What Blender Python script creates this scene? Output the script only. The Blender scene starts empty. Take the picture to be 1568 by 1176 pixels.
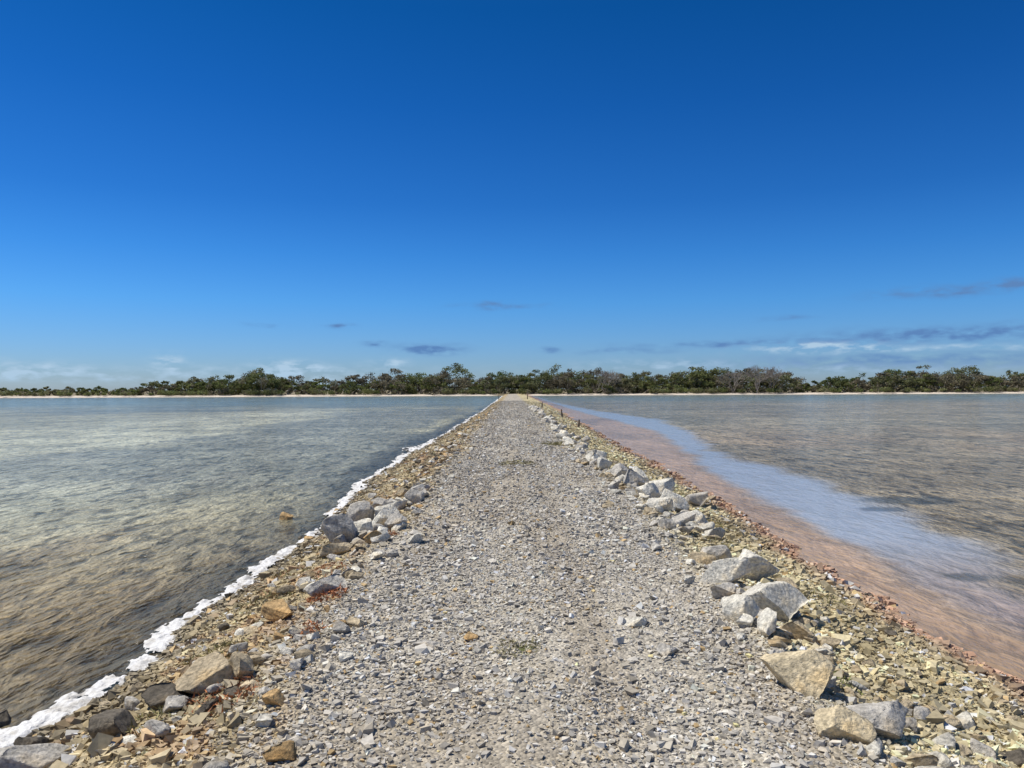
import bpy, bmesh, math, random
import numpy as np
from mathutils import Vector, Matrix
rng=np.random.default_rng(7); random.seed(7)
S=bpy.context.scene
S.view_settings.view_transform='Standard'; S.view_settings.look='None'; S.view_settings.exposure=0
WZ=-0.40
# ---------- numpy noise
TAB=rng.random((16,256,256))
def vn(x,y,s=0):
    x=np.asarray(x,float); y=np.asarray(y,float)
    xi=np.floor(x).astype(int); yi=np.floor(y).astype(int); fx=x-xi; fy=y-yi
    fx=fx*fx*(3-2*fx); fy=fy*fy*(3-2*fy); T=TAB[s%16]
    a=T[xi&255,yi&255]; b=T[(xi+1)&255,yi&255]; c=T[xi&255,(yi+1)&255]; d=T[(xi+1)&255,(yi+1)&255]
    return (a+(b-a)*fx)*(1-fy)+(c+(d-c)*fx)*fy
def fbm(x,y,s=0,o=4):
    r=0;a=.5;t=0
    x=np.asarray(x,float);y=np.asarray(y,float)
    for i in range(o):
        r=r+a*vn(x+13.7*i,y+7.1*i,s+i); t+=a; a*=.5; x=x*2.03; y=y*2.03
    return r/t
def sm(a,b,x):
    t=np.clip((x-a)/(b-a),0,1); return t*t*(3-2*t)
def mixc(c,d,t):
    t=np.asarray(t)[...,None]; return c*(1-t)+np.array(d)*t
# ---------- shorelines (metres, camera stands at the origin of the causeway)
LY=[-20,4.6,5.9,7.8,9.7,12.5,16.2,20.9,27.2,37.8,71,240]; LX=[-3.0,-2.9,-2.87,-2.8,-2.83,-2.8,-3.1,-3.25,-3.15,-3.0,-2.7,-2.9]
RY=[-20,4.9,6.3,8.25,10.4,14.4,19.7,26,41.7,86,240]; RX=[3.1,3.25,3.38,3.5,3.62,3.8,3.9,3.9,4.1,4.8,5]
def xl(y): return np.interp(y,LY,LX)+(fbm(y*.7,y*0+3,2,3)-.5)*.35+(fbm(y*3,y*0+8,5,3)-.5)*.14
def xr(y): return np.interp(y,RY,RX)+(fbm(y*.6,y*0+5,3,3)-.5)*.6+(fbm(y*2.5,y*0+9,6,3)-.5)*.2
def pl(y): return -1.3+(fbm(y*.5,y*0+1,7,3)-.5)*.5
def pr(y): return 1.6+.35*np.exp(-((y-15)/7)**2)+(fbm(y*.5,y*0+2,8,3)-.5)*.4
def shoreY(x): return 240+(fbm(x*.02,x*0+2,4,3)-.5)*14
def height(x,y):
    x=np.asarray(x,float); y=np.asarray(y,float)
    L,R,a,b=xl(y),xr(y),pl(y),pr(y)
    tl=np.clip((a-x)/(a-L),0,None); tr=np.clip((x-b)/(R-b),0,None)
    zl=np.where(tl<1,WZ*tl**1.25,WZ-(tl-1)*.35); zr=np.where(tr<1,WZ*tr**.9,WZ-(tr-1)*.3)
    z=np.where(x<a,zl,np.where(x>b,zr,0.0)); z=np.maximum(z,-1.2)
    verge=np.clip(np.maximum(tl,tr)*3,0,1)
    z=z+(fbm(x*1.3,y*1.0,1,3)-.5)*(.05+.07*verge)+(fbm(x*9,y*9,6,2)-.5)*(.02+.03*verge)
    z=z+.035*np.exp(-((x-.2)/.35)**2)
    s=shoreY(x); land=-1.2+sm(s-5,s+12,y)*1.35+(fbm(x*.1,y*.1,9,3)-.5)*.12
    return np.maximum(z,land)
def zone(x,y):
    L,R,a,b=xl(y),xr(y),pl(y),pr(y)
    n=fbm(x*1.6,y*1.1,10,4); n2=fbm(x*5,y*4,11,3)
    c=np.zeros(x.shape+(3,))+np.array([.465,.42,.34])
    c=mixc(c,[.37,.32,.245],sm(.45,.68,fbm(x*2.2,y*.35,12,3))*.8)
    c=mixc(c,[.50,.41,.25],sm(.55,.75,n2)*.15)
    lt=sm(a+.25,a-.35,x); rt=sm(b-.25,b+.35,x)
    c=mixc(c,[.45,.36,.20],lt*.9); c=mixc(c,[.62,.525,.30],rt*.9)
    c=mixc(c,[.20,.155,.085],np.maximum(lt*.8,rt*.6)*sm(.48,.64,n)*.9)
    c=mixc(c,[.35,.17,.07],lt*sm(.56,.7,n2)*.45)
    wl=sm(L+.5,L+.05,x); wr=sm(R-.8,R-.1,x)
    c=mixc(c,[.18,.15,.10],wl*.75); c=mixc(c,[.26,.19,.115],wr*.8)
    c=mixc(c,[.45,.26,.17],wr*sm(R-.4,R,x)*.8)
    far=sm(40,90,y); c=c*(1-.06*far[...,None])
    s=shoreY(x); c=mixc(c,[.66,.57,.47],sm(s-5,s-1,y)*sm(3.5,7,abs(x))); c=mixc(c,[.24,.20,.12],sm(s+11,s+16,y))
    return c
# ---------- mesh helper
def mk(name,V,F,col=None,mat=None,smooth=False,alpha=None):
    V=np.asarray(V,np.float32); F=np.asarray(F,np.int32); k=F.shape[1]
    me=bpy.data.meshes.new(name); me.vertices.add(len(V)); me.vertices.foreach_set('co',V.ravel())
    me.loops.add(F.size); me.loops.foreach_set('vertex_index',F.ravel())
    me.polygons.add(len(F)); me.polygons.foreach_set('loop_start',np.arange(0,F.size,k,dtype=np.int32))
    me.polygons.foreach_set('loop_total',np.full(len(F),k,np.int32))
    me.polygons.foreach_set('use_smooth',np.full(len(F),smooth))
    if col is not None:
        A=np.ones((len(V),4),np.float32); A[:,:3]=col
        if alpha is not None: A[:,3]=alpha
        at=me.color_attributes.new('Col','FLOAT_COLOR','POINT'); at.data.foreach_set('color',A.ravel())
    me.update(calc_edges=True)
    o=bpy.data.objects.new(name,me); S.collection.objects.link(o)
    if mat: me.materials.append(mat)
    return o
def grid(xs,ys):
    X,Y=np.meshgrid(xs,ys); nx,ny=len(xs),len(ys)
    i=np.arange(ny-1)[:,None]*nx+np.arange(nx-1)[None,:]; i=i.ravel()
    return X.ravel(),Y.ravel(),np.stack([i,i+1,i+1+nx,i+nx],1)
# ---------- materials
def base_mat(name,rough=.9,spec=.3):
    m=bpy.data.materials.new(name); m.use_nodes=True; nt=m.node_tree; b=nt.nodes['Principled BSDF']
    b.inputs['Roughness'].default_value=rough; b.inputs['Specular IOR Level'].default_value=spec
    return m,nt,b
def N(nt,t,**k):
    n=nt.nodes.new(t)
    for a,v in k.items(): setattr(n,a,v)
    return n
def noise_mult(nt,src,scale,lo,hi,detail=4,vec=None,fmin=.3,fmax=.7):
    no=N(nt,'ShaderNodeTexNoise'); no.inputs['Scale'].default_value=scale; no.inputs['Detail'].default_value=detail
    if vec: nt.links.new(vec,no.inputs['Vector'])
    mr=N(nt,'ShaderNodeMapRange'); nt.links.new(no.outputs['Fac'],mr.inputs[0])
    for i,v in enumerate([fmin,fmax,lo,hi]): mr.inputs[i+1].default_value=v
    vm=N(nt,'ShaderNodeVectorMath',operation='SCALE'); nt.links.new(src,vm.inputs[0]); nt.links.new(mr.outputs[0],vm.inputs['Scale'])
    return vm.outputs[0],no.outputs['Fac']
def col_mat(name,sc,lo,hi,bump=.3,dist=.02,rough=.9,bscale=None,spec=.3,trans=0):
    m,nt,b=base_mat(name,rough,spec)
    at=N(nt,'ShaderNodeAttribute',attribute_name='Col'); tc=N(nt,'ShaderNodeTexCoord')
    c,f=noise_mult(nt,at.outputs['Color'],sc,lo,hi,3,tc.outputs['Object'])
    nt.links.new(c,b.inputs['Base Color'])
    if bump:
        no=N(nt,'ShaderNodeTexNoise'); no.inputs['Scale'].default_value=bscale or sc*2; no.inputs['Detail'].default_value=4
        nt.links.new(tc.outputs['Object'],no.inputs['Vector'])
        bp=N(nt,'ShaderNodeBump'); bp.inputs['Strength'].default_value=bump; bp.inputs['Distance'].default_value=dist
        nt.links.new(no.outputs['Fac'],bp.inputs['Height']); nt.links.new(bp.outputs[0],b.inputs['Normal'])
    if trans:
        t=N(nt,'ShaderNodeBsdfTranslucent'); nt.links.new(c,t.inputs['Color']); mxs=N(nt,'ShaderNodeMixShader'); mxs.inputs[0].default_value=trans
        nt.links.new(b.outputs[0],mxs.inputs[1]); nt.links.new(t.outputs[0],mxs.inputs[2]); nt.links.new(mxs.outputs[0],nt.nodes['Material Output'].inputs[0])
    return m
def ground_mat():
    m,nt,b=base_mat('gravel_ground',.95,.2)
    at=N(nt,'ShaderNodeAttribute',attribute_name='Col'); tc=N(nt,'ShaderNodeTexCoord')
    c,f=noise_mult(nt,at.outputs['Color'],9,.75,1.2,5,tc.outputs['Object'])
    vo=N(nt,'ShaderNodeTexVoronoi'); vo.inputs['Scale'].default_value=50; nt.links.new(tc.outputs['Object'],vo.inputs['Vector'])
    sx=N(nt,'ShaderNodeSeparateColor'); nt.links.new(vo.outputs['Color'],sx.inputs[0])
    mr=N(nt,'ShaderNodeMapRange'); nt.links.new(sx.outputs[0],mr.inputs[0]); mr.inputs[3].default_value=.65; mr.inputs[4].default_value=1.25
    vm=N(nt,'ShaderNodeVectorMath',operation='SCALE'); nt.links.new(c,vm.inputs[0]); nt.links.new(mr.outputs[0],vm.inputs['Scale'])
    nt.links.new(vm.outputs[0],b.inputs['Base Color'])
    bp=N(nt,'ShaderNodeBump',invert=True); bp.inputs['Strength'].default_value=.75; bp.inputs['Distance'].default_value=.018
    nt.links.new(vo.outputs['Distance'],bp.inputs['Height']); nt.links.new(bp.outputs[0],b.inputs['Normal'])
    return m
# ---------- ground sheet
def geo(a,b,r):
    n=int(math.log(b/a)/math.log(r))+1; return np.geomspace(a,b,n)
ys=np.concatenate([[-2000,-600,-150,-40,-15],np.arange(-8,1,.25),geo(1,60,1.0075),geo(60,300,1.02)[1:],geo(300,6000,1.15)[1:]])
side=geo(1,3000,1.14)
xs=np.concatenate([-(5+side[::-1]),np.arange(-5,6.001,.04),6+side])
X,Y,F=grid(xs,ys); C=zone(X,Y)
mk('ground',np.stack([X,Y,height(X,Y)],1),F,C,ground_mat(),True)
# ---------- water sheet
ys=np.concatenate([[-600,-100,-30],np.arange(-10,2,.5),geo(2,300,1.008)])
side=geo(1,3000,1.025)-1
xs=np.concatenate([-(1+side[::-1]),1+side])
X,Y,F=grid(xs,ys)
def watercol(x,y):
    c=np.zeros(x.shape+(3,))+np.array([.32,.245,.13])
    n=fbm(x*.35,y*.12,1,4); n2=fbm(x*.10+3,y*.05,2,4); n3=fbm(x*1.2,y*.3,3,4); n4=fbm(x*.8+5,y*1.1,5,4)
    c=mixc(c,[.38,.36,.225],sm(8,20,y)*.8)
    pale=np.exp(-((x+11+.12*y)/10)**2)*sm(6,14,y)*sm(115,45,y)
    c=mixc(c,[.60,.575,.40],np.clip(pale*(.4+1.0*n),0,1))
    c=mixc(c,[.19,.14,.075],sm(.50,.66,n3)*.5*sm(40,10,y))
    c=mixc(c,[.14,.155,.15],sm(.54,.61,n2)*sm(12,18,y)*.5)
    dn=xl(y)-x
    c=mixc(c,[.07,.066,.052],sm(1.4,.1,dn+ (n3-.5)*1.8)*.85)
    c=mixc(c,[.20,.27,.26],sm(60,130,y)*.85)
    r=np.zeros_like(c)+np.array([.34,.25,.155])
    r=mixc(r,[.33,.285,.19],sm(15,50,y)); r=mixc(r,[.24,.22,.155],sm(.45,.6,n2)*.6)
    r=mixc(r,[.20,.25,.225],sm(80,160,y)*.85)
    OY=[-20,4,7.85,12.5,19.7,23.5,35.6,50.4,73,120]; OX=[4.6,4.8,5.2,6.3,6.9,6.4,8.2,9.6,7.8,6.4]
    IY=[-20,5.46,8,10.8,14.8,19.7,26,38.4,63.7,120]; IX=[3.9,4.1,4.15,4.2,4.45,4.9,5.7,6.9,6.1,5.8]
    w=(n3-.5)*.5; w2=(n4-.5)*1.0
    ox=np.interp(y,OY,OX)+w*1.2+w2; ix=np.interp(y,IY,IX)+w*.6+w2*.5
    calm=sm(ix-.25,ix+.35,x)*sm(ox+.45,ox-.35,x)
    near=sm(ix+.3,ix-.25,x)
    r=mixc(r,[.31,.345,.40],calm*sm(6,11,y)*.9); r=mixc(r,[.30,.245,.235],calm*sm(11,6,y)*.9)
    r=mixc(r,[.43,.295,.195],near*.9)
    r=mixc(r,[.25,.18,.12],near*sm(.46,.60,n)*.65)
    for (px,py,sx,sy) in [(7.3,14,1.0,.5),(4.9,8.3,.3,.25),(6.2,13,.4,.3),(5.0,7.2,.15,.2)]:
        d=np.exp(-((x-px)/sx)**2-((y-py)/sy)**2); r=mixc(r,[.06,.07,.07],sm(.35,.7,d*(.4+1.6*n4*n3*2))*.7)
    right=(x>0)[:,None]
    c=np.where(right,r,c)
    al=np.where(x>0,np.clip(calm*(.45+.4*sm(6,11,y))+near*.6,0,1),0)
    return c,al
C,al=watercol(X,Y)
m,nt,b=base_mat('murky_water',.12,.5); b.inputs['IOR'].default_value=1.115
at=N(nt,'ShaderNodeAttribute',attribute_name='Col'); tc=N(nt,'ShaderNodeTexCoord')
def mapped(sx,sy,rot=0):
    mp=N(nt,'ShaderNodeMapping'); mp.inputs['Scale'].default_value=(sx,sy,1); mp.inputs['Rotation'].default_value=(0,0,rot)
    nt.links.new(tc.outputs['Object'],mp.inputs['Vector']); return mp.outputs[0]
def wn(sx,sy,rot,det,dis=.5):
    w=N(nt,'ShaderNodeTexNoise'); w.inputs['Scale'].default_value=1; w.inputs['Detail'].default_value=det; w.inputs['Distortion'].default_value=dis
    nt.links.new(mapped(sx,sy,rot),w.inputs['Vector']); return w.outputs['Fac']
w1=wn(4.6,1.7,.25,3); w2=wn(17,8,-.25,3,.2); w3=wn(3.0,1.1,-.1,2,1.2); w4=wn(.9,.45,.3,5,.6); w5=wn(.12,.22,.1,5,.8)
def m2(op,a,b_=None,c_=None):
    n=N(nt,'ShaderNodeMath',operation=op)
    for i,v in enumerate([a,b_,c_]):
        if v is None: continue
        if isinstance(v,(int,float)): n.inputs[i].default_value=v
        else: nt.links.new(v,n.inputs[i])
    return n.outputs[0]
hgt=m2('MULTIPLY_ADD',w2,.36,w1)
bh=m2('MULTIPLY_ADD',w4,1.3,hgt)
inv=N(nt,'ShaderNodeMapRange'); nt.links.new(at.outputs['Alpha'],inv.inputs[0]); inv.inputs[3].default_value=1; inv.inputs[4].default_value=.08
bp=N(nt,'ShaderNodeBump'); bp.inputs['Distance'].default_value=.2; nt.links.new(inv.outputs[0],bp.inputs['Strength']); nt.links.new(bh,bp.inputs['Height'])
nt.links.new(bp.outputs[0],b.inputs['Normal'])
# wave-focused light lines painted into the base colour: thin ridges of the wave field
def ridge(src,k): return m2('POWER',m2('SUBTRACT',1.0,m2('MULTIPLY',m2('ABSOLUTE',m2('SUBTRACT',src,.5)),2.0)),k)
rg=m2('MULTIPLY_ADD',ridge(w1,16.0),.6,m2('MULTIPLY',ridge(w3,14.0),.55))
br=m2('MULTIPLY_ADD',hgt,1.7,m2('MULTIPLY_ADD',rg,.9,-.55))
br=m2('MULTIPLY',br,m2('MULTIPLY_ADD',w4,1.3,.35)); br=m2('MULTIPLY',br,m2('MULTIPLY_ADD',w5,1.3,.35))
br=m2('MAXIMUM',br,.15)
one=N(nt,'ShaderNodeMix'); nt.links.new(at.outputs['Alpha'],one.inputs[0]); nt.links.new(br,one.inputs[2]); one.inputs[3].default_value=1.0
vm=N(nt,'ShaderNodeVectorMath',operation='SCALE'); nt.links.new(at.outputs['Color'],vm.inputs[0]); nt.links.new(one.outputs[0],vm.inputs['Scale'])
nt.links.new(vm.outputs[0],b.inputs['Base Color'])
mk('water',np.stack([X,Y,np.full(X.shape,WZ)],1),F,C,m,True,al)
# ---------- salt foam
ys=geo(1.2,235,1.0035); us=np.linspace(-1,1,40)
U,Yg,F=grid(us,ys)
wd=.13+.17*fbm(Yg*1.3,Yg*0,4,3)+.75*np.exp(-((Yg-26.5)/2.2)**2)+.2*np.exp(-((Yg-16)/1.5)**2)+.14*sm(20,50,Yg)
xc=xl(Yg)-.02; Xf=xc+U*wd
hh=(1-U**2)*1.0-1.05*fbm(Xf*9,Yg*7,5,4)-.35*fbm(Xf*34,Yg*28,8,2)-.15*sm(.6,.7,fbm(Yg*.8,Yg*0,9,2))+.04
z=WZ+.008+np.clip(hh,-.1,1)*.07*(.3+1.3*fbm(Xf*26,Yg*26,3,3))
z=np.maximum(z,np.where(hh>0,height(Xf,Yg)+.010,-9))
keep=(hh[F]>0.02).all(1)
m_foam=col_mat('salt_foam',28,.75,1.1,.8,.015,.8)
fc=mixc(np.tile([.78,.77,.75],(len(Xf),1)),[.50,.46,.39],sm(.5,.75,fbm(Xf*12,Yg*9,2,4))*.6+.3*sm(.25,.05,hh))
mk('salt_foam',np.stack([Xf,Yg,z],1),F[keep],fc,m_foam,True)
# ---------- stones: gravel
CV=np.array([[x,y,z] for x in(-1,1) for y in(-1,1) for z in(-1,1)],float)*.75
IF=np.array([[0,1,3],[0,3,2],[4,6,7],[4,7,5],[0,4,5],[0,5,1],[2,3,7],[2,7,6],[0,2,6],[0,6,4],[1,5,7],[1,7,3]])
P=np.array([CV*rng.uniform(.55,1.3,(8,1))+rng.normal(0,.2,(8,3)) for i in range(32)])
def rots(n,tilt):
    a=rng.uniform(0,2*np.pi,n); ca,sa=np.cos(a),np.sin(a)
    t=rng.normal(0,tilt,n); ct,st=np.cos(t),np.sin(t)
    Rz=np.zeros((n,3,3)); Rz[:,0,0]=ca;Rz[:,0,1]=-sa;Rz[:,1,0]=sa;Rz[:,1,1]=ca;Rz[:,2,2]=1
    Rx=np.zeros((n,3,3)); Rx[:,0,0]=1;Rx[:,1,1]=ct;Rx[:,1,2]=-st;Rx[:,2,1]=st;Rx[:,2,2]=ct
    a2=rng.uniform(0,2*np.pi,n); Rw=np.zeros((n,3,3)); c2,s2=np.cos(a2),np.sin(a2)
    Rw[:,0,0]=c2;Rw[:,0,1]=-s2;Rw[:,1,0]=s2;Rw[:,1,1]=c2;Rw[:,2,2]=1
    return Rw@Rx@Rz
def stones(name,x,y,size,col,mat,lift=.2):
    n=len(x); v=P[rng.integers(0,32,n)]*np.stack([size,size*rng.uniform(.65,.98,n),size*rng.uniform(.45,.8,n)],1)[:,None,:]
    v=np.einsum('nij,nkj->nki',rots(n,.4),v)
    z=height(x,y)+size*lift
    v=v+np.stack([x,y,z],1)[:,None,:]
    F=(IF[None]+np.arange(n)[:,None,None]*8).reshape(-1,3)
    return mk(name,v.reshape(-1,3),F,np.repeat(col,8,0),mat,False)
m_stone=col_mat('limestone_gravel',35,.8,1.15,0,.006,.9)
gx=[];gy=[];gs=[]
for y0,y1,d,s0 in [(1.2,3,1000,.0095),(3,8,2900,.0086),(8,18,1300,.0115),(18,32,420,.016),(32,60,130,.024),(60,110,45,.032)]:
    n=int(d*(y1-y0)*7.2); x=rng.uniform(-3.2,4.0,n); y=rng.uniform(y0,y1,n)
    s=s0*np.exp(rng.normal(0,.50,n)); gx.append(x);gy.append(y);gs.append(s)
gx=np.concatenate(gx);gy=np.concatenate(gy);gs=np.minimum(np.concatenate(gs),.045)
ok=(gx>xl(gy)+.02)&(gx<xr(gy)+.05)
ok&=(rng.random(len(gx))<np.clip(1.3-1.2*sm(.42,.68,fbm(gx*1.5,gy*.6,13,3)),.35,1))
gx,gy,gs=gx[ok],gy[ok],gs[ok]
vg=np.clip(np.maximum((pl(gy)-gx),(gx-pr(gy)))*2,0,1); gs*=1+.4*vg
gs*=1-.15*np.exp(-((gx-.15)/.7)**2)
c=zone(gx,gy); lum=c.mean(1,keepdims=True)
t=rng.random(len(gx))[:,None]; mixw=(.5-.4*vg)[:,None]
c=np.where(t<.6,c*(1-mixw)+np.array([.47,.445,.40])*mixw,c)
c=np.where((t>.97),np.array([.48,.34,.17]),c)
c=np.where((t>.6)&(t<.66),np.array([.64,.61,.55])*(.6+lum),c)
c=c*np.exp(rng.normal(.02,.24,len(gx)))[:,None]; c=np.clip(c,.03,.68)
stones('gravel',gx,gy,gs,c,m_stone)
# ---------- larger rocks
def ico(sub):
    bm=bmesh.new(); bmesh.ops.create_icosphere(bm,subdivisions=sub,radius=1)
    v=np.array([w.co[:] for w in bm.verts]); f=np.array([[w.index for w in q.verts] for q in bm.faces]); bm.free(); return v,f
IC={3:ico(3),4:ico(4),5:ico(5)}
def rock(w,d,h,sub=4,nplanes=12,rough=.045):
    v,f=IC[sub]; v=v.copy()*1.15
    q=rng.normal(0,1,(3,3)); q,_=np.linalg.qr(q)
    ns=[s*q[:,i]+rng.normal(0,.25,3) for i in range(3) for s in(-1,1)]+[rng.normal(0,1,3) for i in range(nplanes-3)]
    for n in ns:
        n=n/np.linalg.norm(n); dd=rng.uniform(.38,.76)
        p=v@n; v=v-np.clip(p-dd,0,None)[:,None]*n
    o=rng.uniform(0,50,3)
    nz=fbm(v[:,0]*2.5+o[0]+v[:,2]*1.3,v[:,1]*2.5+o[1]-v[:,2]*1.9,3,4)-.5
    nf=fbm(v[:,0]*9+o[1]+v[:,2]*5,v[:,1]*9+o[2]-v[:,2]*6,6,3)-.5
    v=v*(1+rough*3.5*nz+rough*2.2*nf)[:,None]
    v/= (v.max(0)-v.min(0))
    v=v*np.array([w,d,h]); return v,f
def rockmat():
    m,nt,b=base_mat('limestone_rock',.92,.2)
    at=N(nt,'ShaderNodeAttribute',attribute_name='Col'); tc=N(nt,'ShaderNodeTexCoord')
    c,f=noise_mult(nt,at.outputs['Color'],7,.72,1.15,6,tc.outputs['Object'],.35,.65)
    c,f2=noise_mult(nt,c,45,.65,1.1,4,tc.outputs['Object'],.35,.6)
    # ochre staining in patches
    no=N(nt,'ShaderNodeTexNoise'); no.inputs['Scale'].default_value=5; no.inputs['Detail'].default_value=5; nt.links.new(tc.outputs['Object'],no.inputs['Vector'])
    mr=N(nt,'ShaderNodeMapRange'); nt.links.new(no.outputs['Fac'],mr.inputs[0])
    for i,v in enumerate([.52,.66,0,.55]): mr.inputs[i+1].default_value=v
    mm=N(nt,'ShaderNodeMix',data_type='RGBA',blend_type='MULTIPLY'); nt.links.new(mr.outputs[0],mm.inputs[0]); nt.links.new(c,mm.inputs[6]); mm.inputs[7].default_value=(.95,.78,.52,1)
    nt.links.new(mm.outputs[2],b.inputs['Base Color'])
    vo=N(nt,'ShaderNodeTexNoise'); vo.inputs['Scale'].default_value=20; vo.inputs['Detail'].default_value=7; vo.inputs['Roughness'].default_value=.65; nt.links.new(tc.outputs['Object'],vo.inputs['Vector'])
    bp=N(nt,'ShaderNodeBump'); bp.inputs['Strength'].default_value=.9; bp.inputs['Distance'].default_value=.035
    nt.links.new(vo.outputs['Fac'],bp.inputs['Height']); nt.links.new(bp.outputs[0],b.inputs['Normal'])
    return m
m_rock=rockmat()
G=[.57,.53,.46]; Wt=[.80,.75,.63]; T=[.54,.44,.29]; O=[.60,.40,.19]; D=[.17,.145,.11]; OT=[.76,.63,.41]
hero=[ # x,y,w,h,col
(-2.42,3.9,.50,.15,G),(-2.12,4.05,.26,.15,D),(-2.75,3.8,.3,.12,G),(-1.84,4.62,.38,.17,T),(-1.62,4.6,.2,.15,T),(-1.97,4.42,.24,.09,D),
(-1.78,5.8,.28,.13,O),(-1.55,6.35,.34,.15,G),(-1.27,4.1,.13,.07,O),(-1.92,8.7,.42,.32,G),(-2.08,10.3,.42,.36,G),(-1.62,9.6,.36,.27,Wt),
(-1.72,8.9,.3,.22,Wt),(-1.42,9.3,.28,.22,G),(-1.7,10.4,.34,.25,Wt),(-1.45,11.5,.3,.22,G),(-1.85,8.05,.36,.14,T),(-1.5,8.3,.2,.13,O),(-1.9,9.6,.25,.18,D),
(-1.5,12.3,.28,.17,G),(-1.8,12.5,.22,.15,T),(-3.2,4.75,.2,.1,D),(-3.0,4.15,.24,.12,D),(-2.62,4.2,.2,.1,D),
(1.6,4.25,.40,.20,OT),(1.77,3.78,.32,.14,G),(1.54,3.68,.27,.13,OT),(1.98,5.85,.54,.28,Wt),(1.60,5.5,.29,.21,Wt),(1.71,5.22,.2,.16,Wt),(1.92,5.33,.22,.12,T),
(2.24,7.15,.46,.26,Wt),(1.86,6.65,.46,.26,Wt),(2.1,7.9,.38,.21,G),(1.66,6.05,.2,.13,G),(2.15,6.35,.32,.13,OT),(1.82,7.45,.25,.12,T),(2.45,6.9,.2,.1,T),
(2.9,12.3,.42,.24,G),(2.15,9.7,.32,.2,G),(2.4,10.2,.38,.26,Wt),(2.0,10.6,.38,.24,Wt),(2.3,11.2,.45,.3,Wt),(2.1,11.9,.42,.27,Wt),(2.35,12.5,.45,.32,Wt),
(2.0,12.9,.38,.27,G),(2.25,13.6,.45,.32,Wt),(2.05,14.6,.42,.27,G),(2.5,13.2,.3,.2,G),(1.85,15.6,.32,.22,Wt),(1.83,9.2,.25,.12,G),
(.94,4.75,.14,.07,G),(.85,5.35,.19,.05,Wt),(-.28,5.1,.10,.05,O),(-.58,5.0,.2,.04,G),(-3.6,12.3,.22,.13,O),(2.55,3.9,.2,.05,D)]
for (x,y,w,h,c) in hero:
    v,f=rock(w,w*rng.uniform(.65,.95),h*1.25,5 if w>.26 and y<9 else 4)
    a=rng.uniform(-.5,.5); ca,sa=math.cos(a),math.sin(a); v=np.stack([v[:,0]*ca-v[:,1]*sa,v[:,0]*sa+v[:,1]*ca,v[:,2]],1)
    cc=np.array(c)*rng.uniform(.93,1.06); C=np.tile(cc,(len(v),1))
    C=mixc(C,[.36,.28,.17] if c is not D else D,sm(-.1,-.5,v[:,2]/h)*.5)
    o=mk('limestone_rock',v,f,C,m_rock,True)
    zz=float(height(np.array([x]),np.array([y]))[0]); o.location=(x,y,max(zz,WZ-.03)+h*.38)
VV=[];FF=[];CC=[];off=0
def addr(x,y,w,h,c):
    global off
    v,f=rock(w,w*rng.uniform(.6,.95),h,3,8,.04); a=rng.uniform(0,6.28); ca,sa=math.cos(a),math.sin(a)
    v=np.stack([v[:,0]*ca-v[:,1]*sa,v[:,0]*sa+v[:,1]*ca,v[:,2]],1)+np.array([x,y,float(height(np.array([x]),np.array([y]))[0])+h*.25])
    VV.append(v);FF.append(f+off);off+=len(v);CC.append(np.tile(np.array(c)*rng.uniform(.75,1.12),(len(v),1)))
cs=[G,Wt,T,G,Wt,O,D,T]
for i in range(330):
    y=3.2*math.exp(rng.uniform(0,1)*3.0) ; x=-1.75+rng.normal(0,.33)
    if y>16: x-=.1
    w=rng.uniform(.05,.16)*(1.3 if y>12 else 1); addr(x,y,w,w*.6,cs[rng.integers(0,8)])
for i in range(400):
    y=3.2*math.exp(rng.uniform(0,1)*3.3); x=(2.0 if y<16 else 1.95)+rng.normal(0,.3)
    w=rng.uniform(.05,.16)*(1.3 if y>10 else 1); addr(x,y,w,w*.6,cs[rng.integers(0,5)] if rng.random()<.7 else T)
for i in range(60):
    y=rng.uniform(9,15.5); x=2.2+rng.normal(0,.2); w=rng.uniform(.12,.3); addr(x,y,w,w*.7,Wt if rng.random()<.6 else G)
for i in range(50):
    y=rng.uniform(8.2,12.3); x=-1.68+rng.normal(0,.22); w=rng.uniform(.12,.28); addr(x,y,w,w*.7,G if rng.random()<.6 else Wt)
for i in range(150):
    y=rng.uniform(16,75); x=1.95+rng.normal(0,.18); w=rng.uniform(.2,.48); addr(x,y,w,w*.7,Wt if rng.random()<.5 else G)
for i in range(50):
    y=rng.uniform(14,80); x=-1.75+rng.normal(0,.2); w=rng.uniform(.15,.32); addr(x,y,w,w*.6,cs[rng.integers(0,6)])
for i in range(500):
    y=3*math.exp(rng.uniform(0,1)*2.2); 
    if rng.random()<.5: x=float(xl(np.array([y]))[0])+rng.uniform(-.3,.5)
    else: x=float(xr(np.array([y]))[0])+rng.uniform(-.9,.2)
    w=rng.uniform(.03,.10); addr(x,y,w,w*.5,D if rng.random()<.45 else T)
mk('rock_rubble',np.concatenate(VV),np.concatenate(FF),np.concatenate(CC),m_rock,True)
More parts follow.
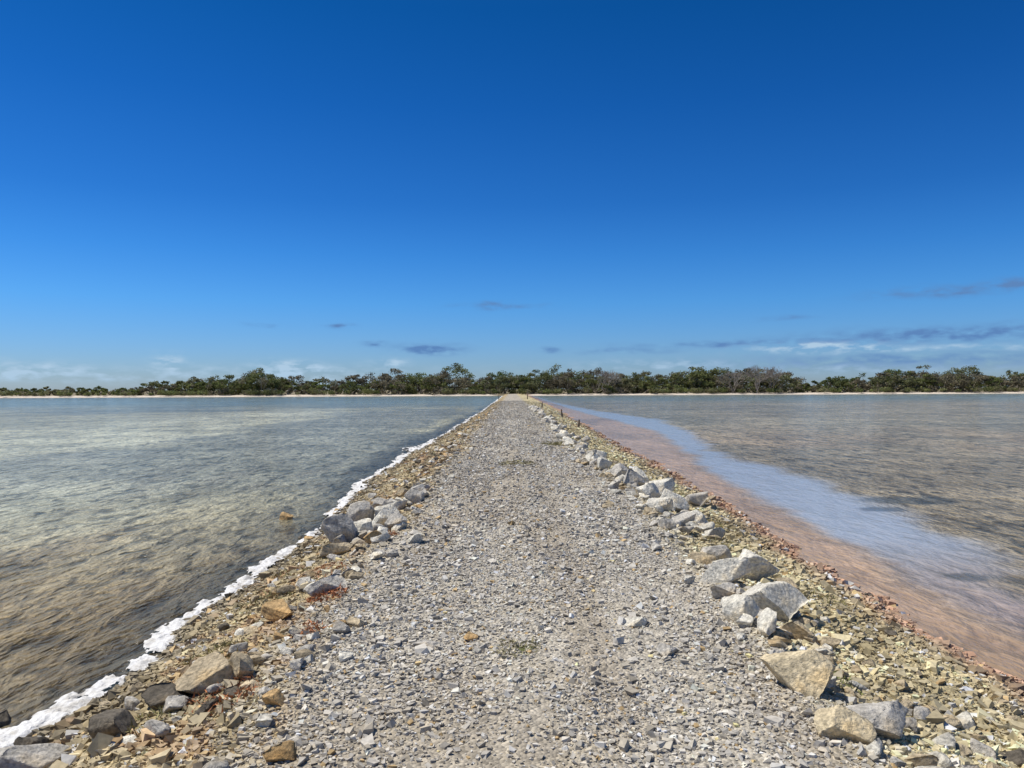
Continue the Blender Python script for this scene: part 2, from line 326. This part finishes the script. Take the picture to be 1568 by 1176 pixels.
# ---------- posts
m_wood=col_mat('weathered_wood',20,.6,1.2,.4,.01)
def post(x,y,h,r,tilt=0):
    n=8;V=[];Fq=[]
    zs=[-.2,h*.3,h*.65,h]
    for k,zz in enumerate(zs):
        for i in range(n):
            a=2*math.pi*i/n; rr=r*(1-.12*k)*(1+.12*random.uniform(-1,1)); V.append((rr*math.cos(a)+tilt*zz,rr*math.sin(a),zz+(.02*random.random() if k==3 else 0)))
    for k in range(3):
        for i in range(n): Fq.append((k*n+i,k*n+(i+1)%n,(k+1)*n+(i+1)%n,(k+1)*n+i))
    V.append((tilt*h,0,h+.01))
    for i in range(0,n,1): Fq.append((3*n+i,3*n+(i+1)%n,len(V)-1))
    o=bpy.data.objects.new('wooden_post',bpy.data.meshes.new('wooden_post'))
    o.data.from_pydata(V,[],Fq); S.collection.objects.link(o); o.data.materials.append(m_wood)
    at=o.data.color_attributes.new('Col','FLOAT_COLOR','POINT')
    for d in at.data: d.color=(.20,.16,.12,1)
    o.location=(x,y,float(height(np.array([x]),np.array([y]))[0]))
post(3.35,39,.40,.07,.1); post(3.5,54,.5,.07,-.1); post(2.9,75,.6,.08,.05); post(2.8,140,1.6,.10,.03); post(-2.6,150,1.0,.08,0)
# ---------- low plants
def leaves(name,spots,mat,leafsize,upright):
    V=[];C=[]
    for (x,y,r,n,h,c) in spots:
        a=rng.uniform(0,6.28,n); rr=r*np.sqrt(rng.random(n)); px=x+rr*np.cos(a); py=y+rr*np.sin(a)*1.3
        pz=height(px,py)+.008+h*rng.random(n)*(1-rr/r*.7)
        d=rng.normal(0,1,(n,3)); d[:,2]=np.abs(d[:,2])*upright; d/=np.linalg.norm(d,axis=1,keepdims=True)
        s=np.cross(d,rng.normal(0,1,(n,3))); s/=np.linalg.norm(s,axis=1,keepdims=True)
        L=leafsize*rng.uniform(.5,1.3,n)[:,None]; p=np.stack([px,py,pz],1)
        V.append(np.stack([p-s*L*.13,p+s*L*.13,p+d*L],1).reshape(-1,3))
        C.append(np.repeat(np.array(c)*rng.uniform(.6,1.4,n)[:,None],3,0))
    V=np.concatenate(V); mk(name,V,np.arange(len(V)).reshape(-1,3),np.concatenate(C),mat)
m_leaf=col_mat('low_leaves',10,.8,1.2,0,.01,.7)
OL=[.25,.22,.09]; RU=[.38,.15,.06]; GR=[.17,.18,.06]; DRY=[.33,.29,.15]
leaves('grass_tuft',[(.02,4.85,.15,130,.01,DRY),(.07,4.78,.06,20,.02,GR)],m_leaf,.045,.4)
leaves('grass_tuft',[(.1,16.8,.40,260,.02,DRY)],m_leaf,.09,.4)
leaves('grass_tuft',[(1.4,23,.5,200,.03,OL)],m_leaf,.12,.5)
sp=[(-1.5,6.2,.16,250,.04,RU),(-1.62,4.35,.2,250,.03,RU),(-1.42,5.3,.12,100,.03,RU),(-2.0,5.2,.2,200,.03,OL),(-1.45,8.7,.15,160,.04,RU),(-2.1,6.6,.25,200,.04,OL),(-1.7,7.2,.2,120,.03,RU),(-1.95,4.15,.16,150,.04,OL),
(1.9,4.55,.15,120,.03,GR),(2.5,8.8,.3,250,.04,OL),(2.7,10.5,.3,300,.05,OL),(2.75,14,.4,350,.06,GR),(-2.2,8,.3,250,.03,OL),(-2.3,11,.4,300,.03,OL),(2.8,7,.3,200,.03,OL)]
leaves('succulent_groundcover',sp,m_leaf,.045,.8)
# ---------- mangroves
m_can=col_mat('mangrove_foliage',.35,.7,1.25,0,.1,.75,spec=.25,trans=.35)
m_bark=col_mat('grey_bark',6,.7,1.2,0,.03)
LV=[];LC=[]
def limb(p,q,r0,r1,col,store):
    p=np.array(p,float);q=np.array(q,float); d=q-p; d/=np.linalg.norm(d)+1e-9
    u=np.cross(d,[.3,.9,.2]); u/=np.linalg.norm(u); w=np.cross(d,u)
    k=4; a=np.arange(k)*2*np.pi/k; ring=np.cos(a)[:,None]*u+np.sin(a)[:,None]*w
    o=store[3]
    store[0].append(np.concatenate([p+ring*r0,q+ring*r1])); i=np.arange(k); j=(i+1)%k
    store[1].append(np.stack([o+i,o+j,o+k+j,o+k+i],1)); store[2].append(np.tile(col,(2*k,1))); store[3]=o+2*k
def clump(c,r,n,size,col):
    a=rng.normal(0,1,(n,3)); a/=np.linalg.norm(a,axis=1,keepdims=True); a*= (rng.random(n)**.45)[:,None]
    p=np.array(c)+a*np.array(r)
    d=rng.normal(0,1,(n,3)); d[:,2]*=.6; d/=np.linalg.norm(d,axis=1,keepdims=True)
    s=np.cross(d,rng.normal(0,1,(n,3))*[1,1,.5]); s/=np.linalg.norm(s,axis=1,keepdims=True)
    L=size*rng.uniform(.5,1.3,n)[:,None]
    LV.append(np.stack([p-d*L,p+s*L*.5,p+d*L,p-s*L*.5],1).reshape(-1,3))
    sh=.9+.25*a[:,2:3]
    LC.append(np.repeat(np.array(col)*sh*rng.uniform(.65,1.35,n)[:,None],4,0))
PX=[-900,-250,0,150,208,220,245,300,375,400,430,500,512,530,600,690,740,830,870,888,920,945,1020,1080,1105,1200,1215,1260,1275,1330,1440,1500,1568,1800,2500]
PH=[13,14,13,14,12,20,26,31,33,40,32,24,20,30,38,43,35,41,44,28,46,36,42,44,42,38,18,18,31,38,43,36,31,35,20]
def prof(X,dist=258): 
    px=784+X/dist*1180; return np.interp(px,PX,PH)/1180*dist*1.14
store=[[],[],[],0]
cols=np.array([[.15,.165,.055],[.175,.185,.065],[.13,.15,.055],[.20,.19,.095],[.19,.165,.105],[.145,.17,.05],[.17,.175,.08]])*1.12
BK=[.32,.28,.22]
def tree(x,y,H,W,col):
    nl=int(8+W*.95); base=np.array([x,y,.2])
    for i in range(nl):
        a=rng.uniform(0,6.28); rr=W*.55*math.sqrt(rng.random()); lx=x+rr*math.cos(a); ly=y+rr*math.sin(a)*.8
        f=1-(rr/(W*.55))**2*.65; cr=W*rng.uniform(.09,.17); lz=.2+(H-cr*.4)*f*rng.uniform(.78,.98)
        cc=np.array(col)*rng.uniform(.7,1.3)
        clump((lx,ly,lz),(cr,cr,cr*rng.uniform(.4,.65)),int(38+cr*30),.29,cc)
        if rng.random()<.35:
            mid=base+(np.array([lx,ly,lz])-base)*.5+rng.normal(0,.4,3)*[1,1,.2]
            limb(base,mid,.12,.08,BK,store); limb(mid,(lx,ly,lz+.3),.08,.03,BK,store)
    for i in range(int(W*1.5)):
        lx=x+rng.uniform(-.6,.6)*W; ly=y+rng.uniform(-.4,.4)*W; lz=.2+H*rng.uniform(.02,.62); cr=W*rng.uniform(.1,.18)
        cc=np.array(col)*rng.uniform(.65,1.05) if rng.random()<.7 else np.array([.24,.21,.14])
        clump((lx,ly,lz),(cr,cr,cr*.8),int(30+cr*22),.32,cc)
xx=-290
while xx<290:
    big=rng.random()
    for row in range(2):
        x=xx+rng.uniform(-2,2); y=254+row*7+rng.uniform(-2,2)+ (shoreY(np.array([x]))[0]-240)*.8
        H=float(prof(x,y))*(.68+.38*big*rng.uniform(.85,1))*(1-.22*(row==0)); W=min(max(H*1.35,4.5),12)*rng.uniform(.85,1.2)
        tree(x,y,H,W,cols[rng.integers(0,7)])
    xx+=5.4
tree(-82,252,9.2,11,[.17,.19,.07])
for i in range(220):
    x=rng.uniform(-260,260); y=float(shoreY(np.array([x]))[0])+rng.uniform(7,11); r=rng.uniform(.8,2.0)
    if abs(x)<4: continue
    for k in range(3): clump((x+rng.normal(0,r*.6),y+rng.normal(0,.5),.2+r*.5),(r*.8,r*.7,r*.55),60,.24,cols[rng.integers(0,7)]*rng.uniform(.9,1.35))
LVc=np.concatenate(LV)
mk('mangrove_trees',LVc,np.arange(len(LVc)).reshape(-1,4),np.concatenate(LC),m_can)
mk('mangrove_trunks',np.concatenate(store[0]),np.concatenate(store[1]),np.concatenate(store[2]),m_bark)
tr=bpy.data.objects['mangrove_trunks']; tr.parent=bpy.data.objects['mangrove_trees']
def bare(x,y,H):
    st=[[],[],[],0]
    def rec(p,d,L,r,k):
        q=p+d*L; limb(p,q,r,r*.65,np.array([.30,.26,.22]),st)
        if k==0: return
        for i in range(3 if k>1 else 4):
            nd=d+rng.normal(0,.42,3); nd[2]+=.12; nd/=np.linalg.norm(nd); rec(q,nd,L*rng.uniform(.65,.85),r*.6,k-1)
    for i in range(4):
        d=np.array([rng.normal(0,.45),rng.normal(0,.3),1]); d/=np.linalg.norm(d); rec(np.array([0,0,0.]),d,H*.26,.16,5)
    o=mk('bare_tree',np.concatenate(st[0]),np.concatenate(st[1]),np.concatenate(st[2]),m_bark); o.location=(x,y,.1)
bare(79,249,10); bare(72,251,9.4); bare(30,250,8.8); bare(85,252,9.4)
# ---------- sun, world
d=Vector((-.47,.14,.84)).normalized()
el=math.asin(d.z); az=math.atan2(d.x,d.y)
sl=bpy.data.lights.new('sun','SUN'); sl.energy=5.0; sl.angle=math.radians(.5); sl.color=(1,.95,.86)
so=bpy.data.objects.new('sun',sl); S.collection.objects.link(so); so.rotation_euler=d.to_track_quat('Z','Y').to_euler()
w=bpy.data.worlds.new('World'); S.world=w; w.use_nodes=True; nt=w.node_tree; bg=nt.nodes['Background']
sky=N(nt,'ShaderNodeTexSky',sky_type='NISHITA'); sky.sun_disc=False; sky.sun_elevation=el; sky.sun_rotation=az; sky.air_density=1.0; sky.dust_density=.3; sky.ozone_density=3
bg.inputs['Strength'].default_value=.1
tc=N(nt,'ShaderNodeTexCoord'); sp=N(nt,'ShaderNodeSeparateXYZ'); nt.links.new(tc.outputs['Generated'],sp.inputs[0])
def M(op,a,b=None,c=None,clamp=False):
    n=N(nt,'ShaderNodeMath',operation=op); n.use_clamp=clamp
    for i,v in enumerate([a,b,c]):
        if v is None: continue
        if isinstance(v,(int,float)): n.inputs[i].default_value=v
        else: nt.links.new(v,n.inputs[i])
    return n.outputs[0]
AZ=M('ARCTAN2',sp.outputs[0],sp.outputs[1]); EL=M('ARCSINE',sp.outputs[2])
def noi(sx,sy,sc,det):
    cb=N(nt,'ShaderNodeCombineXYZ'); nt.links.new(M('MULTIPLY',AZ,sx),cb.inputs[0]); nt.links.new(M('MULTIPLY',EL,sy),cb.inputs[1])
    n=N(nt,'ShaderNodeTexNoise'); n.inputs['Scale'].default_value=sc; n.inputs['Detail'].default_value=det; nt.links.new(cb.outputs[0],n.inputs['Vector']); return n.outputs['Fac']
na=noi(18,70,1,4); nb=noi(44,120,1,5)
ELw=M('ADD',EL,M('MULTIPLY',M('SUBTRACT',na,.5),.014))
def blobs(lst,k,o):
    acc=None
    for (a,e,wa,we,s) in lst:
        u=M('MULTIPLY_ADD',AZ,1/wa,-a/wa); v=M('MULTIPLY_ADD',ELw,1/we,-e/we)
        r=M('MULTIPLY_ADD',u,u,M('MULTIPLY',v,v)); g=M('POWER',2.718,M('MULTIPLY',r,-1))
        acc=M('MULTIPLY',g,s) if acc is None else M('MULTIPLY_ADD',g,s,acc)
    return M('MULTIPLY',acc,M('MULTIPLY_ADD',nb,k,o),clamp=True)
dark=blobs([(.50,.108,.06,.006,.7),(.59,.112,.04,.006,1.0),(-.016,.108,.05,.004,.6),(-.22,.080,.015,.003,.95),(-.176,.058,.013,.003,.9),(-.105,.052,.035,.006,1.2),(.05,.05,.012,.003,.8),(.30,.055,.12,.004,.7),(.52,.060,.14,.008,.9),(.45,.03,.2,.010,.6),(-.31,.08,.02,.003,.45),(.15,.048,.05,.003,.5),(.345,.085,.025,.003,.5)],4.2,-1.3)
lite=blobs([(.385,.049,.07,.005,1.0),(-.563,.022,.05,.008,1.0),(-.42,.033,.015,.009,1.0),(-.276,.026,.04,.009,1.0),(-.155,.034,.02,.006,.8),(.5,.045,.15,.004,.5),(-.35,.018,.25,.010,.5),(.2,.03,.12,.007,.4),(.45,.022,.15,.006,.4)],6.5,-2.7)
# elevation-dependent sky tint; unseen upper sky made paler to soften blue ambient light
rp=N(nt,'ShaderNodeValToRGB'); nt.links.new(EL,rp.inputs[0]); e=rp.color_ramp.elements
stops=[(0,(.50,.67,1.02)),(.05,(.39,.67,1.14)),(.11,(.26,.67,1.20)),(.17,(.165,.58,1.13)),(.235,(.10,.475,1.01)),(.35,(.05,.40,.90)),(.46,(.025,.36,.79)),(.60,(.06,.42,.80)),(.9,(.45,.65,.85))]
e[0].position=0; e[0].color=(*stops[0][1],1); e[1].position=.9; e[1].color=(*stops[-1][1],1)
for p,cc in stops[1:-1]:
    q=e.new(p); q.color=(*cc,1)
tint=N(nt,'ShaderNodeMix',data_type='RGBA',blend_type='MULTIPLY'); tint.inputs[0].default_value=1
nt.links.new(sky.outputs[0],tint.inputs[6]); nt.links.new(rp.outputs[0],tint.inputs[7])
def mx(src,f,col):
    n=N(nt,'ShaderNodeMix',data_type='RGBA'); nt.links.new(f,n.inputs[0]); nt.links.new(src,n.inputs[6]); n.inputs[7].default_value=(*col,1); return n.outputs[2]
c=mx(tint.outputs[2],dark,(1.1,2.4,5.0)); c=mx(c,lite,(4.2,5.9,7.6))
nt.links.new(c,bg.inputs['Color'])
# ---------- camera
cd=bpy.data.cameras.new('camera'); cd.lens=27.09; cd.sensor_width=36; cd.clip_end=10000; cd.clip_start=.05
co=bpy.data.objects.new('camera',cd); S.collection.objects.link(co); S.camera=co
R=Matrix.Rotation(math.radians(90.39),4,'X')@Matrix.Rotation(math.radians(-.25),4,'Z')
co.matrix_world=Matrix.Translation((0,0,1.65))@R
